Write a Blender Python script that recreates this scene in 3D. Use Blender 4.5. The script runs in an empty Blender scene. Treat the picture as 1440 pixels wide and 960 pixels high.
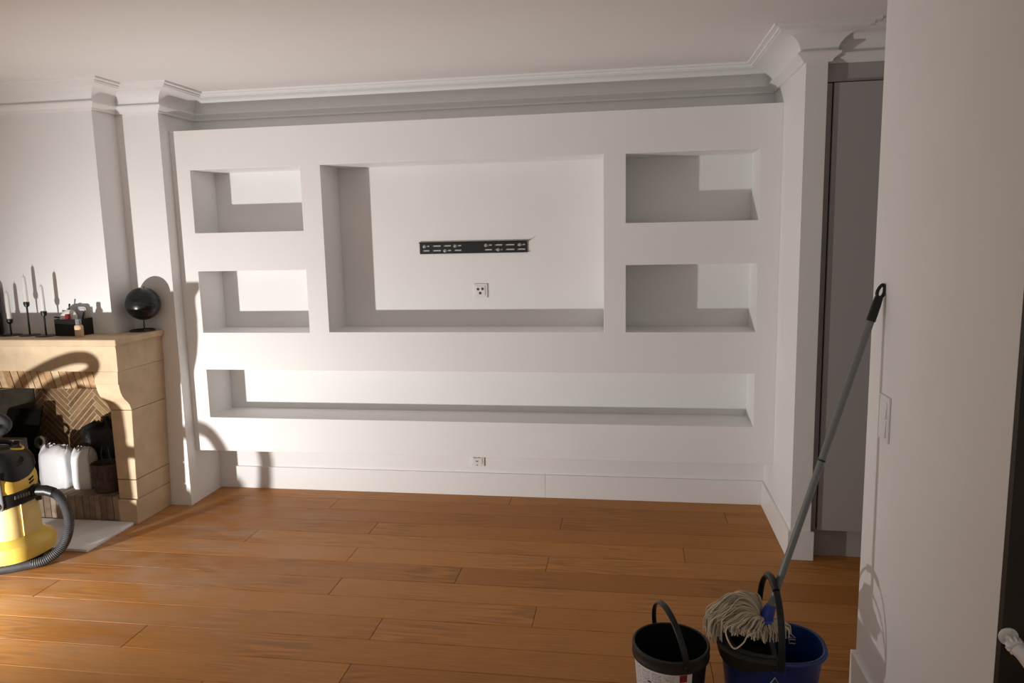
import bpy, bmesh, math, random
from mathutils import Vector, Matrix
random.seed(7)
SC = bpy.context.scene
COL = SC.collection
PI = math.pi

# ------------------------------------------------------------------ camera
F_PX = 1044.17
CAM = Vector((2.7354, -4.2240, 1.6598)); YAW, PITCH, ROLL = .1583, .1446, .0219
cd = bpy.data.cameras.new('camera'); co = bpy.data.objects.new('camera', cd); COL.objects.link(co)
fw = Vector((-math.sin(YAW)*math.cos(PITCH), math.cos(YAW)*math.cos(PITCH), -math.sin(PITCH)))
rt = Vector((math.cos(YAW), math.sin(YAW), 0)); up = rt.cross(fw)
rt, up = rt*math.cos(ROLL) - up*math.sin(ROLL), rt*math.sin(ROLL) + up*math.cos(ROLL)
co.matrix_world = Matrix(((rt.x, up.x, -fw.x, CAM.x), (rt.y, up.y, -fw.y, CAM.y), (rt.z, up.z, -fw.z, CAM.z), (0, 0, 0, 1)))
cd.sensor_fit = 'HORIZONTAL'; cd.sensor_width = 36; cd.lens = 36*F_PX/1440; cd.clip_start = .05
SC.camera = co

# ------------------------------------------------------------------ world + exposure
w = bpy.data.worlds.new('world'); SC.world = w; w.use_nodes = True
w.node_tree.nodes['Background'].inputs[0].default_value = (.37, .355, .335, 1)  # uniform fill added to lift the shade, enters by the open front
w.node_tree.nodes['Background'].inputs[1].default_value = 1
vs = SC.view_settings
vs.view_transform = 'Standard'; vs.look = 'None'; vs.gamma = 1; vs.use_curve_mapping = False
vs.exposure = 0.07
# the work light standing on the floor left of the picture (its body is built further down)
LAMP = Vector((-.737, -2.244, .214))
LAMP_AIM = Vector((math.cos(math.radians(51)), math.sin(math.radians(51)), .25)).normalized()
LAMP_W = 268.0
ld = bpy.data.lights.new('work_light_beam', 'SPOT'); lamp_light = bpy.data.objects.new('work_light_beam', ld); COL.objects.link(lamp_light)
ld.energy = LAMP_W; ld.color = (1.0, .982, .96); ld.spot_size = math.radians(120); ld.spot_blend = 1.0; ld.shadow_soft_size = .03
lamp_light.location = LAMP
lamp_light.rotation_euler = LAMP_AIM.to_track_quat('-Z', 'Y').to_euler()

# ------------------------------------------------------------------ helpers
def nb(name):
    m = bpy.data.materials.new(name); m.use_nodes = True
    nt = m.node_tree; b = nt.nodes['Principled BSDF']; return m, nt, b
def plain(name, col, rough=.5, metal=0, noise=0, nscale=8, bump=0, bscale=60, spec=.5):
    m, nt, b = nb(name)
    b.inputs['Base Color'].default_value = (*col, 1); b.inputs['Roughness'].default_value = rough
    b.inputs['Metallic'].default_value = metal; b.inputs['Specular IOR Level'].default_value = spec
    tc = nt.nodes.new('ShaderNodeNewGeometry')
    if noise:
        n = nt.nodes.new('ShaderNodeTexNoise'); n.inputs['Scale'].default_value = nscale; n.inputs['Detail'].default_value = 5
        nt.links.new(tc.outputs['Position'], n.inputs['Vector'])
        r = nt.nodes.new('ShaderNodeValToRGB')
        r.color_ramp.elements[0].position = .3; r.color_ramp.elements[1].position = .7
        r.color_ramp.elements[0].color = (*[c*(1-noise) for c in col], 1)
        r.color_ramp.elements[1].color = (*[min(1, c*(1+noise*.6)) for c in col], 1)
        nt.links.new(n.outputs['Fac'], r.inputs['Fac']); nt.links.new(r.outputs['Color'], b.inputs['Base Color'])
    if bump:
        n2 = nt.nodes.new('ShaderNodeTexNoise'); n2.inputs['Scale'].default_value = bscale; n2.inputs['Detail'].default_value = 4
        nt.links.new(tc.outputs['Position'], n2.inputs['Vector'])
        bp = nt.nodes.new('ShaderNodeBump'); bp.inputs['Strength'].default_value = bump; bp.inputs['Distance'].default_value = .01
        nt.links.new(n2.outputs['Fac'], bp.inputs['Height']); nt.links.new(bp.outputs['Normal'], b.inputs['Normal'])
    return m
def per_object(name, cols, rough=.8, nscale=30, bump=.3):
    """colour picked for each piece by its own random number, plus fine mottling"""
    m, nt, b = nb(name)
    oi = nt.nodes.new('ShaderNodeObjectInfo'); r = nt.nodes.new('ShaderNodeValToRGB')
    while len(r.color_ramp.elements) < len(cols): r.color_ramp.elements.new(.5)
    for i, c in enumerate(cols):
        r.color_ramp.elements[i].position = i/(len(cols)-1); r.color_ramp.elements[i].color = (*c, 1)
    nt.links.new(oi.outputs['Random'], r.inputs['Fac'])
    g = nt.nodes.new('ShaderNodeNewGeometry'); n = nt.nodes.new('ShaderNodeTexNoise'); n.inputs['Scale'].default_value = nscale; n.inputs['Detail'].default_value = 6
    nt.links.new(g.outputs['Position'], n.inputs['Vector'])
    mx = nt.nodes.new('ShaderNodeMix'); mx.data_type = 'RGBA'; mx.blend_type = 'MULTIPLY'; mx.inputs['Factor'].default_value = .6
    r2 = nt.nodes.new('ShaderNodeValToRGB'); r2.color_ramp.elements[0].position = .3; r2.color_ramp.elements[0].color = (.55, .5, .45, 1); r2.color_ramp.elements[1].position = .65
    nt.links.new(n.outputs['Fac'], r2.inputs['Fac'])
    nt.links.new(r.outputs['Color'], mx.inputs[6]); nt.links.new(r2.outputs['Color'], mx.inputs[7]); nt.links.new(mx.outputs[2], b.inputs['Base Color'])
    b.inputs['Roughness'].default_value = rough
    bp = nt.nodes.new('ShaderNodeBump'); bp.inputs['Strength'].default_value = bump; bp.inputs['Distance'].default_value = .01
    nt.links.new(n.outputs['Fac'], bp.inputs['Height']); nt.links.new(bp.outputs['Normal'], b.inputs['Normal'])
    return m

M = {}
M['paint'] = plain('wall_paint', (.87, .862, .85), .55, noise=.02, nscale=3, bump=.03, bscale=300)
M['ceil'] = plain('ceiling_paint', (.85, .82, .80), .8, noise=.02, nscale=2)
M['trim'] = plain('trim_paint', (.87, .86, .85), .4)
M['closet'] = plain('wardrobe_lacquer', (.42, .40, .395), .45)
M['dark_gap'] = plain('dark_gap', (.01, .01, .01), .9)
M['dark_wood'] = plain('dark_brown_stain', (.022, .015, .007), .6, noise=.3, nscale=12)
M['stone'] = plain('limestone', (.60, .455, .295), .75, noise=.14, nscale=9, bump=.12, bscale=120)
M['joint'] = plain('joint_mortar', (.22, .15, .09), .95)
M['slab'] = plain('hearth_stone', (.84, .84, .88), .6, noise=.15, nscale=7, bump=.1, bscale=40)
M['mortar'] = plain('mortar', (.60, .47, .32), .95, noise=.25, nscale=40, bump=.4, bscale=200)
M['brick'] = per_object('firebox_brick', [(.30, .17, .07), (.42, .25, .11), (.24, .13, .055), (.48, .31, .15), (.35, .20, .085)], .85)
M['brick_band'] = per_object('lintel_brick', [(.62, .44, .26), (.42, .20, .08), (.70, .54, .35), (.55, .34, .17), (.66, .50, .31)], .85)
M['brick_step'] = per_object('step_brick', [(.40, .30, .21), (.20, .13, .09), (.48, .38, .28), (.30, .20, .13)], .9)
M['firebrick'] = plain('grey_fire_block', (.10, .088, .065), .9, noise=.25, nscale=15, bump=.2)
M['black_metal'] = plain('black_metal', (.012, .012, .012), .4, noise=.2)
M['black_plastic'] = plain('black_plastic', (.009, .009, .009), .42, noise=.2, nscale=20, spec=.35)
M['steel'] = plain('steel', (.55, .55, .56), .3, metal=1)
M['grey_metal'] = plain('grey_metal_tube', (.17, .18, .175), .45, metal=.2)
M['wax'] = plain('white_wax', (.86, .85, .82), .45)
M['wick'] = plain('wick', (.5, .48, .44), .9)
M['white_plastic'] = plain('white_plastic', (.82, .81, .79), .35)
M['hole'] = plain('socket_hole', (.09, .065, .05), .7)
M['yellow'] = plain('yellow_plastic', (.78, .55, .10), .42, noise=.10, nscale=6)
M['yellow_dusty'] = plain('dusty_yellow_plastic', (.76, .60, .24), .55, noise=.16, nscale=7)
M['hose'] = plain('grey_hose', (.045, .045, .047), .5, noise=.25, nscale=25)
M['blue'] = plain('blue_plastic', (.003, .028, .16), .4, noise=.25, nscale=14)
M['blue_clip'] = plain('mop_socket_blue', (.006, .032, .27), .35)
M['wringer'] = plain('dirty_wringer_plastic', (.008, .008, .005), .6, noise=.5, nscale=30)
M['yarn'] = plain('cotton_yarn', (.50, .45, .37), .95, noise=.35, nscale=25)
M['mirror_rim'] = plain('dull_grey_plastic', (.55, .53, .54), .35)
M['white_bag'] = plain('white_plastic_film', (.84, .84, .86), .3, bump=.5, bscale=14)
M['black_bag'] = plain('black_bin_bag', (.010, .009, .009), .45, bump=.6, bscale=25)
M['bark'] = plain('dark_bark', (.10, .07, .05), .9, noise=.4, nscale=40, bump=.7, bscale=60)
M['latch_grey'] = plain('latch_grey', (.15, .16, .175), .4)
M['grey_card'] = plain('grey_card', (.17, .15, .135), .85, noise=.15)
M['dark_board'] = plain('dark_board', (.010, .009, .007), .9, noise=.3, spec=.05)
M['tape'] = plain('grey_tape', (.09, .085, .07), .6)
M['glass_beige'] = plain('beige_cosmetic', (.72, .50, .30), .25)
M['red'] = plain('red_lacquer', (.20, .005, .01), .35)
M['black_dusty'] = plain('dirty_black_rim', (.014, .014, .010), .55, noise=.6, nscale=28)
mg, nt, b = nb('clear_glass'); b.inputs['Base Color'].default_value = (.85, .85, .83, 1); b.inputs['Roughness'].default_value = .08; b.inputs['Transmission Weight'].default_value = .8; b.inputs['IOR'].default_value = 1.45; M['glass'] = mg
mg, nt, b = nb('lamp_lens'); b.inputs['Base Color'].default_value = (.9, .9, .9, 1); b.inputs['Emission Color'].default_value = (1, .95, .9, 1); b.inputs['Emission Strength'].default_value = 3; M['lens'] = mg

def globe_mat():
    m, nt, b = nb('black_globe_paper')
    g = nt.nodes.new('ShaderNodeTexCoord'); mp = nt.nodes.new('ShaderNodeMapping'); mp.inputs['Scale'].default_value = (5, 5, 45)
    n = nt.nodes.new('ShaderNodeTexNoise'); n.inputs['Scale'].default_value = 3; n.inputs['Detail'].default_value = 6
    r = nt.nodes.new('ShaderNodeValToRGB'); r.color_ramp.elements[0].position = .45; r.color_ramp.elements[0].color = (.010, .010, .010, 1)
    r.color_ramp.elements[1].position = .85; r.color_ramp.elements[1].color = (.045, .045, .042, 1)
    nt.links.new(g.outputs['Object'], mp.inputs['Vector']); nt.links.new(mp.outputs['Vector'], n.inputs['Vector'])
    nt.links.new(n.outputs['Fac'], r.inputs['Fac']); nt.links.new(r.outputs['Color'], b.inputs['Base Color'])
    b.inputs['Roughness'].default_value = .30; b.inputs['Specular IOR Level'].default_value = .35
    return m
M['globe'] = globe_mat()
def yarn_mat():
    m, nt, b = nb('cotton_yarn'); a = nt.nodes.new('ShaderNodeAttribute'); a.attribute_name = 'strand_tone'
    v = nt.nodes.new('ShaderNodeVectorMath'); v.operation = 'SCALE'; v.inputs[0].default_value = (.62, .525, .38)
    nt.links.new(a.outputs['Fac'], v.inputs['Scale']); nt.links.new(v.outputs[0], b.inputs['Base Color']); b.inputs['Roughness'].default_value = .95
    b.inputs['Specular IOR Level'].default_value = .1; return m
M['yarn'] = yarn_mat()

def oak():
    m, nt, b = nb('oiled_oak'); N = nt.nodes; L = nt.links
    tc = N.new('ShaderNodeTexCoord'); oi = N.new('ShaderNodeObjectInfo'); geo = N.new('ShaderNodeNewGeometry')
    off = N.new('ShaderNodeVectorMath'); off.operation = 'MULTIPLY_ADD'
    comb = N.new('ShaderNodeCombineXYZ')
    for i, k in enumerate((37.0, 11.0, 5.0)):
        mm = N.new('ShaderNodeMath'); mm.operation = 'MULTIPLY'; mm.inputs[1].default_value = k
        L.new(oi.outputs['Random'], mm.inputs[0]); L.new(mm.outputs[0], comb.inputs[i])
    off.inputs[1].default_value = (1, 1, 1); L.new(tc.outputs['Object'], off.inputs[0]); L.new(comb.outputs[0], off.inputs[2])
    # cathedral figure: rings of a warped distance field stretched along the board
    mp = N.new('ShaderNodeMapping'); mp.inputs['Scale'].default_value = (.8, 9, 1); L.new(off.outputs[0], mp.inputs['Vector'])
    n1 = N.new('ShaderNodeTexNoise'); n1.inputs['Scale'].default_value = 1.1; n1.inputs['Detail'].default_value = 2; L.new(mp.outputs[0], n1.inputs['Vector'])
    sn = N.new('ShaderNodeMath'); sn.operation = 'MULTIPLY'; sn.inputs[1].default_value = 55; L.new(n1.outputs['Fac'], sn.inputs[0])
    si = N.new('ShaderNodeMath'); si.operation = 'SINE'; L.new(sn.outputs[0], si.inputs[0])
    # fine pores
    mp2 = N.new('ShaderNodeMapping'); mp2.inputs['Scale'].default_value = (7, 190, 1); L.new(off.outputs[0], mp2.inputs['Vector'])
    n2 = N.new('ShaderNodeTexNoise'); n2.inputs['Scale'].default_value = 1; n2.inputs['Detail'].default_value = 3; L.new(mp2.outputs[0], n2.inputs['Vector'])
    # large tone clouds
    n3 = N.new('ShaderNodeTexNoise'); n3.inputs['Scale'].default_value = 2.2; n3.inputs['Detail'].default_value = 3; L.new(off.outputs[0], n3.inputs['Vector'])
    base = N.new('ShaderNodeValToRGB'); base.color_ramp.elements[0].color = OAK_A; base.color_ramp.elements[1].color = OAK_B
    L.new(oi.outputs['Random'], base.inputs['Fac'])
    def mul(a, fac_out, lo, hi, p0, p1):
        r = N.new('ShaderNodeMapRange'); r.inputs[1].default_value = p0; r.inputs[2].default_value = p1; r.inputs[3].default_value = lo; r.inputs[4].default_value = hi
        L.new(fac_out, r.inputs[0]); v = N.new('ShaderNodeVectorMath'); v.operation = 'SCALE'
        L.new(a, v.inputs[0]); L.new(r.outputs[0], v.inputs['Scale']); return v.outputs[0]
    mk = N.new('ShaderNodeMapRange'); mk.inputs[1].default_value = .46; mk.inputs[2].default_value = .62; L.new(n3.outputs['Fac'], mk.inputs[0])
    ms = N.new('ShaderNodeMath'); ms.operation = 'MULTIPLY'; L.new(si.outputs[0], ms.inputs[0]); L.new(mk.outputs[0], ms.inputs[1])
    c = mul(base.outputs['Color'], ms.outputs[0], .74, 1.10, -1, 1)
    c = mul(c, n2.outputs['Fac'], .88, 1.06, .35, .6)
    c = mul(c, n3.outputs['Fac'], 1.10, .98, .3, .7)
    mpk = N.new('ShaderNodeMapping'); mpk.inputs['Scale'].default_value = (.75, 2.9, 1); L.new(off.outputs[0], mpk.inputs['Vector'])
    vk = N.new('ShaderNodeTexVoronoi'); vk.inputs['Scale'].default_value = 1; L.new(mpk.outputs[0], vk.inputs['Vector'])
    c = mul(c, vk.outputs['Distance'], .42, 1.0, .008, .045)
    # plaster dust trodden over the boards, thickest by the hearth
    vd = N.new('ShaderNodeVectorMath'); vd.operation = 'DISTANCE'; vd.inputs[1].default_value = (.25, -.75, 0); L.new(geo.outputs['Position'], vd.inputs[0])
    r1 = N.new('ShaderNodeMapRange'); r1.inputs[1].default_value = .2; r1.inputs[2].default_value = 1.5; r1.inputs[3].default_value = 1; r1.inputs[4].default_value = 0; L.new(vd.outputs['Value'], r1.inputs[0])
    mp4 = N.new('ShaderNodeMapping'); mp4.inputs['Scale'].default_value = (2.2, 5, 1); mp4.inputs['Rotation'].default_value = (0, 0, .25); L.new(geo.outputs['Position'], mp4.inputs['Vector'])
    n4 = N.new('ShaderNodeTexNoise'); n4.inputs['Scale'].default_value = 1.3; n4.inputs['Detail'].default_value = 5; n4.inputs['Distortion'].default_value = .6; L.new(mp4.outputs[0], n4.inputs['Vector'])
    r2 = N.new('ShaderNodeMapRange'); r2.inputs[1].default_value = .38; r2.inputs[2].default_value = .68; r2.inputs[3].default_value = .05; r2.inputs[4].default_value = .50; L.new(n4.outputs['Fac'], r2.inputs[0])
    dm = N.new('ShaderNodeMath'); dm.operation = 'MULTIPLY'; L.new(r1.outputs[0], dm.inputs[0]); L.new(r2.outputs[0], dm.inputs[1])
    mx = N.new('ShaderNodeMix'); mx.data_type = 'RGBA'; L.new(dm.outputs[0], mx.inputs['Factor']); L.new(c, mx.inputs[6]); mx.inputs[7].default_value = (.50, .37, .27, 1)
    L.new(mx.outputs[2], b.inputs['Base Color'])
    rr = N.new('ShaderNodeMapRange'); rr.inputs[3].default_value = .42; rr.inputs[4].default_value = .60; L.new(n2.outputs['Fac'], rr.inputs[0]); L.new(rr.outputs[0], b.inputs['Roughness']); b.inputs['Specular IOR Level'].default_value = .25
    bp = N.new('ShaderNodeBump'); bp.inputs['Strength'].default_value = .08; bp.inputs['Distance'].default_value = .004
    L.new(n2.outputs['Fac'], bp.inputs['Height']); L.new(bp.outputs['Normal'], b.inputs['Normal'])
    return m
OAK_A = (.42, .165, .032, 1); OAK_B = (.54, .232, .055, 1)
M['oak'] = oak()

def obj(name, bm, mat, parent=None, smooth=False, bevel=0, seg=2, ang=35):
    if isinstance(bm, bpy.types.Mesh): me = bm
    else:
        me = bpy.data.meshes.new(name); bmesh.ops.recalc_face_normals(bm, faces=bm.faces); bm.to_mesh(me); bm.free()
        me.materials.append(M[mat] if isinstance(mat, str) else mat)
        if smooth:
            for p in me.polygons: p.use_smooth = True
            me.set_sharp_from_angle(angle=math.radians(ang))
    o = bpy.data.objects.new(name, me); COL.objects.link(o)
    if bevel:
        md = o.modifiers.new('bevel', 'BEVEL'); md.width = bevel; md.segments = seg; md.limit_method = 'ANGLE'; md.angle_limit = math.radians(40)
    if parent: o.parent = parent
    return o
def tag(o, label, cat, group=None, kind=None):
    o['label'] = label; o['category'] = cat
    if group: o['group'] = group
    if kind: o['kind'] = kind
    return o
def empty(name, loc=(0, 0, 0), rz=0):
    o = bpy.data.objects.new(name, None); COL.objects.link(o); o.location = loc; o.rotation_euler = (0, 0, rz); o.empty_display_size = .05
    return o
def box(bm, x0, x1, y0, y1, z0, z1, mat=None):
    v = [bm.verts.new(p) for p in ((x0, y0, z0), (x1, y0, z0), (x1, y1, z0), (x0, y1, z0), (x0, y0, z1), (x1, y0, z1), (x1, y1, z1), (x0, y1, z1))]
    fs = [bm.faces.new([v[i] for i in q]) for q in ((0, 3, 2, 1), (4, 5, 6, 7), (0, 1, 5, 4), (1, 2, 6, 5), (2, 3, 7, 6), (3, 0, 4, 7))]
    if mat is not None:
        bmesh.ops.transform(bm, matrix=mat, verts=v)
    return v
def bbox(*a, mat=None):
    bm = bmesh.new(); box(bm, *a, mat=mat); return bm
def prism(bm, poly, axis, a, b):
    """extrude a 2D polygon along an axis: axis 'x' -> poly is (y,z), 'y' -> (x,z), 'z' -> (x,y)"""
    def p(q, t): return {'x': (t, q[0], q[1]), 'y': (q[0], t, q[1]), 'z': (q[0], q[1], t)}[axis]
    va = [bm.verts.new(p(q, a)) for q in poly]; vb = [bm.verts.new(p(q, b)) for q in poly]
    n = len(poly); bm.faces.new(va); bm.faces.new(vb[::-1])
    for i in range(n): bm.faces.new((va[i], va[(i+1) % n], vb[(i+1) % n], vb[i]))
    return va + vb
def lathe(bm, prof, n=32, mat=None, cap=True, c=(0, 0)):
    rings = []
    vs_ = []
    for r, z in prof:
        ring = [bm.verts.new((c[0]+r*math.cos(2*PI*i/n), c[1]+r*math.sin(2*PI*i/n), z)) for i in range(n)]; rings.append(ring); vs_ += ring
    for a, b_ in zip(rings, rings[1:]):
        for i in range(n): bm.faces.new((a[i], a[(i+1) % n], b_[(i+1) % n], b_[i]))
    if cap:
        bm.faces.new(rings[0]); bm.faces.new(rings[-1])
    if mat is not None: bmesh.ops.transform(bm, matrix=mat, verts=vs_)
    return vs_
def loft(bm, secs, n=40, cap=True):
    """secs: (z, cx, cy, rx, ry, power)"""
    rings = []
    for z, cx, cy, rx, ry, pw in secs:
        ring = []
        for i in range(n):
            t = 2*PI*i/n; c_, s_ = math.cos(t), math.sin(t)
            ring.append(bm.verts.new((cx+rx*math.copysign(abs(c_)**(2/pw), c_), cy+ry*math.copysign(abs(s_)**(2/pw), s_), z)))
        rings.append(ring)
    for a, b_ in zip(rings, rings[1:]):
        for i in range(n): bm.faces.new((a[i], a[(i+1) % n], b_[(i+1) % n], b_[i]))
    if cap: bm.faces.new(rings[0]); bm.faces.new(rings[-1])
def tube(bm, pts, rad, n=10, cap=True, flat=None):
    pts = [Vector(p) for p in pts]; m = len(pts)
    T = [(pts[min(i+1, m-1)]-pts[max(i-1, 0)]).normalized() for i in range(m)]
    ref = Vector((0, 0, 1)) if abs(T[0].z) < .9 else Vector((1, 0, 0))
    nrm = (ref - T[0]*ref.dot(T[0])).normalized(); rings = []
    for i in range(m):
        nrm = (nrm - T[i]*nrm.dot(T[i])).normalized(); bi = T[i].cross(nrm)
        r = rad(i/(m-1)) if callable(rad) else rad
        ru, rv = (r, r) if flat is None else (r*flat[0], r*flat[1])
        rings.append([bm.verts.new(pts[i] + nrm*ru*math.cos(2*PI*k/n) + bi*rv*math.sin(2*PI*k/n)) for k in range(n)])
    for a, b_ in zip(rings, rings[1:]):
        for k in range(n): bm.faces.new((a[k], a[(k+1) % n], b_[(k+1) % n], b_[k]))
    if cap: bm.faces.new(rings[0]); bm.faces.new(rings[-1])
def spline(pts, sub=12):
    P = [Vector(p) for p in pts]; P = [P[0]*2-P[1]] + P + [P[-1]*2-P[-2]]; out = []
    for i in range(1, len(P)-2):
        a, b_, c, d = P[i-1:i+3]
        for k in range(sub):
            t = k/sub
            out.append(.5*((2*b_) + (c-a)*t + (2*a-5*b_+4*c-d)*t*t + (3*b_-a-3*c+d)*t**3))
    out.append(P[-2]); return out
def copy_tree(o, parent=None):
    c = o.copy(); COL.objects.link(c); c.parent = parent
    for ch in list(o.children): copy_tree(ch, c)
    return c
def clip_rect(poly, x0, x1, y0, y1):
    for ax, lim, sg in ((0, x0, 1), (0, x1, -1), (1, y0, 1), (1, y1, -1)):
        out = []
        for i in range(len(poly)):
            a, b_ = poly[i], poly[(i+1) % len(poly)]
            da, db = (a[ax]-lim)*sg, (b_[ax]-lim)*sg
            if da >= 0: out.append(a)
            if (da >= 0) != (db >= 0):
                t = da/(da-db); out.append((a[0]+(b_[0]-a[0])*t, a[1]+(b_[1]-a[1])*t))
        poly = out
        if len(poly) < 3: return None
    area = abs(sum(poly[i][0]*poly[(i+1) % len(poly)][1]-poly[(i+1) % len(poly)][0]*poly[i][1] for i in range(len(poly))))/2
    # drop doubled corners
    q = []
    for p in poly:
        if not q or math.dist(p, q[-1]) > 1e-4: q.append(p)
    if len(q) > 2 and math.dist(q[0], q[-1]) < 1e-4: q.pop()
    return q if area > 2e-4 and len(q) >= 3 else None
def holed(xs, zs, holes, y0, y1):
    """slab between y0 (front) and y1 with rectangular openings; xs, zs are the sorted cut lines"""
    bm = bmesh.new(); vc = {}
    def v(x, y, z):
        k = (round(x, 5), round(y, 5), round(z, 5))
        if k not in vc: vc[k] = bm.verts.new(k)
        return vc[k]
    nx, nz = len(xs)-1, len(zs)-1
    def solid(i, j):
        if not (0 <= i < nx and 0 <= j < nz): return False
        cx, cz = (xs[i]+xs[i+1])/2, (zs[j]+zs[j+1])/2
        return not any(a < cx < b_ and c < cz < d for a, b_, c, d in holes)
    for i in range(nx):
        for j in range(nz):
            if not solid(i, j): continue
            x0_, x1_, z0_, z1_ = xs[i], xs[i+1], zs[j], zs[j+1]
            bm.faces.new((v(x0_, y0, z0_), v(x1_, y0, z0_), v(x1_, y0, z1_), v(x0_, y0, z1_)))
            bm.faces.new((v(x0_, y1, z0_), v(x0_, y1, z1_), v(x1_, y1, z1_), v(x1_, y1, z0_)))
            if not solid(i-1, j): bm.faces.new((v(x0_, y0, z0_), v(x0_, y0, z1_), v(x0_, y1, z1_), v(x0_, y1, z0_)))
            if not solid(i+1, j): bm.faces.new((v(x1_, y0, z0_), v(x1_, y1, z0_), v(x1_, y1, z1_), v(x1_, y0, z1_)))
            if not solid(i, j-1): bm.faces.new((v(x0_, y0, z0_), v(x0_, y1, z0_), v(x1_, y1, z0_), v(x1_, y0, z0_)))
            if not solid(i, j+1): bm.faces.new((v(x0_, y0, z1_), v(x1_, y0, z1_), v(x1_, y1, z1_), v(x0_, y1, z1_)))
    bmesh.ops.dissolve_limit(bm, angle_limit=.01, verts=bm.verts, edges=bm.edges)
    return bm
def struct(name, bm, mat, label, cat='wall', **k):
    return tag(obj(name, bm, mat, **k), label, cat, kind='structure')

# ------------------------------------------------------------------ the room
B, XR, H = .2725, 3.538, 2.547          # rear wall plane, right wall plane, ceiling height
YN, XN = -.4917, 3.634                  # nib front, nib right side
CY = -.0915                             # column front
BX, BY = -.277, -.29                    # chimney breast right side, front
LX, FY, RX = -2.3, -5.2, 4.6            # walls out of the picture

fl = empty('floor'); tag(fl, 'brown oiled oak plank floor running parallel to the niche wall', 'floor', kind='structure')
obj('subfloor', bbox(LX-.1, RX+.1, FY-.1, B+.1, -.10, -.016), 'dark_gap', fl)
PW = .1766; known = {-1: [1.905], -2: [1.34], 0: [1.667], 1: [.657], -3: [], 2: [1.657]}
# joint positions read per row; row r spans y from -1.300-(r+1)*PW to -1.300-r*PW for r >= 0
joints = {0: [1.667], 1: [.657], 2: [1.657], -1: [-.067, 2.327], -2: [1.34], -3: [1.905], -4: [1.29, 2.327], -5: [.626], -6: [1.283], -7: [2.35], -8: [.9], -9: [2.0]}
r = -9
while True:
    y1 = -1.300 - r*PW; y0 = y1 - PW
    if y1 < FY: break
    ya, yb = max(y0, FY), min(y1, B)
    js = joints.get(r, [random.uniform(.2, 2.4)])
    cuts = sorted(js)
    while cuts[0]-2.39 > LX: cuts.insert(0, cuts[0]-2.39)
    while cuts[-1]+2.39 < RX: cuts.append(cuts[-1]+2.39)
    cuts = [LX]+[c for c in cuts if LX+.05 < c < RX-.05]+[RX]
    for xa, xb in zip(cuts, cuts[1:]):
        g = .0008
        o = obj('plank', bbox(0, xb-xa-2*g, 0, yb-ya-2.6*g, -.0155, 0), 'oak', fl, bevel=.0018, seg=1)
        o.location = (xa+g, ya+1.3*g, 0)
    r += 1

struct('ceiling', bbox(LX-.1, RX+.1, FY-.1, B+.1, H, H+.1), 'ceil', 'white painted ceiling over the whole room', 'ceiling')
struct('wall_rear', bbox(0, XR, B, B+.1, 0, H), 'paint', 'white rear wall seen inside the niches and above the baseboard')
struct('wall_left', bbox(LX-.1, LX, FY, B, 0, H), 'paint', 'white side wall left of the chimney breast')
# front wall left out so the added even world fill reaches the room
struct('wall_hall', bbox(RX, RX+.1, FY, B, 0, H), 'paint', 'white wall at the end of the passage behind the near right wall')
# chimney breast: solid above the firebox, open where the fire sits
bm = bmesh.new()
box(bm, LX, BX, BY, .12, .955, H)
box(bm, LX, BX, .03, .12, 0, .955)
box(bm, LX, -1.46, BY, .03, 0, .955)
struct('wall_chimney', bm, 'paint', 'white chimney breast rising above the stone mantel')
struct('wall_column', bbox(BX, 0, CY, B+.1, 0, H), 'paint', 'white square column between chimney breast and niche wall')
struct('wall_nib', bbox(XR, XN, YN, B+.1, 0, H), 'paint', 'white projecting wall end between niche wall and wardrobe')
struct('wall_near', bbox(3.54, 3.70, -2.546, -1.592, 0, H), 'paint', 'large white wall at the right that the mop leans on')
struct('wall_return', bbox(3.5402, RX, -2.566, -2.5465, 0, H), 'dark_wood', 'dark brown surface beyond the near edge of the right wall')

# wall of niches
a0, a1, b0, b1, c0, c1 = .119, .819, .945, 2.592, 2.716, 3.4245
zu0, zu1, zl0, zl1, zb0, zb1, zt0, zt1 = 1.702, 2.078, 1.0905, 1.4695, .551, .857, 1.0925, 2.0805
niches = [(a0, a1, zu0, zu1), (a0, a1, zl0, zl1), (b0, b1, zt0, zt1), (c0, c1, zu0, zu1), (c0, c1, zl0, zl1), (a0, c1, zb0, zb1)]
struct('wall_niches', holed([0, a0, a1, b0, b1, c0, c1, XR], [.334, zb0, zb1, zl0, zt0, zl1, zu0, zu1, zt1, 2.31], niches, 0, B-.0005), 'paint',
       'white built-out wall with four small niches, a large television niche and a long low niche', bevel=.002)

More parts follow.
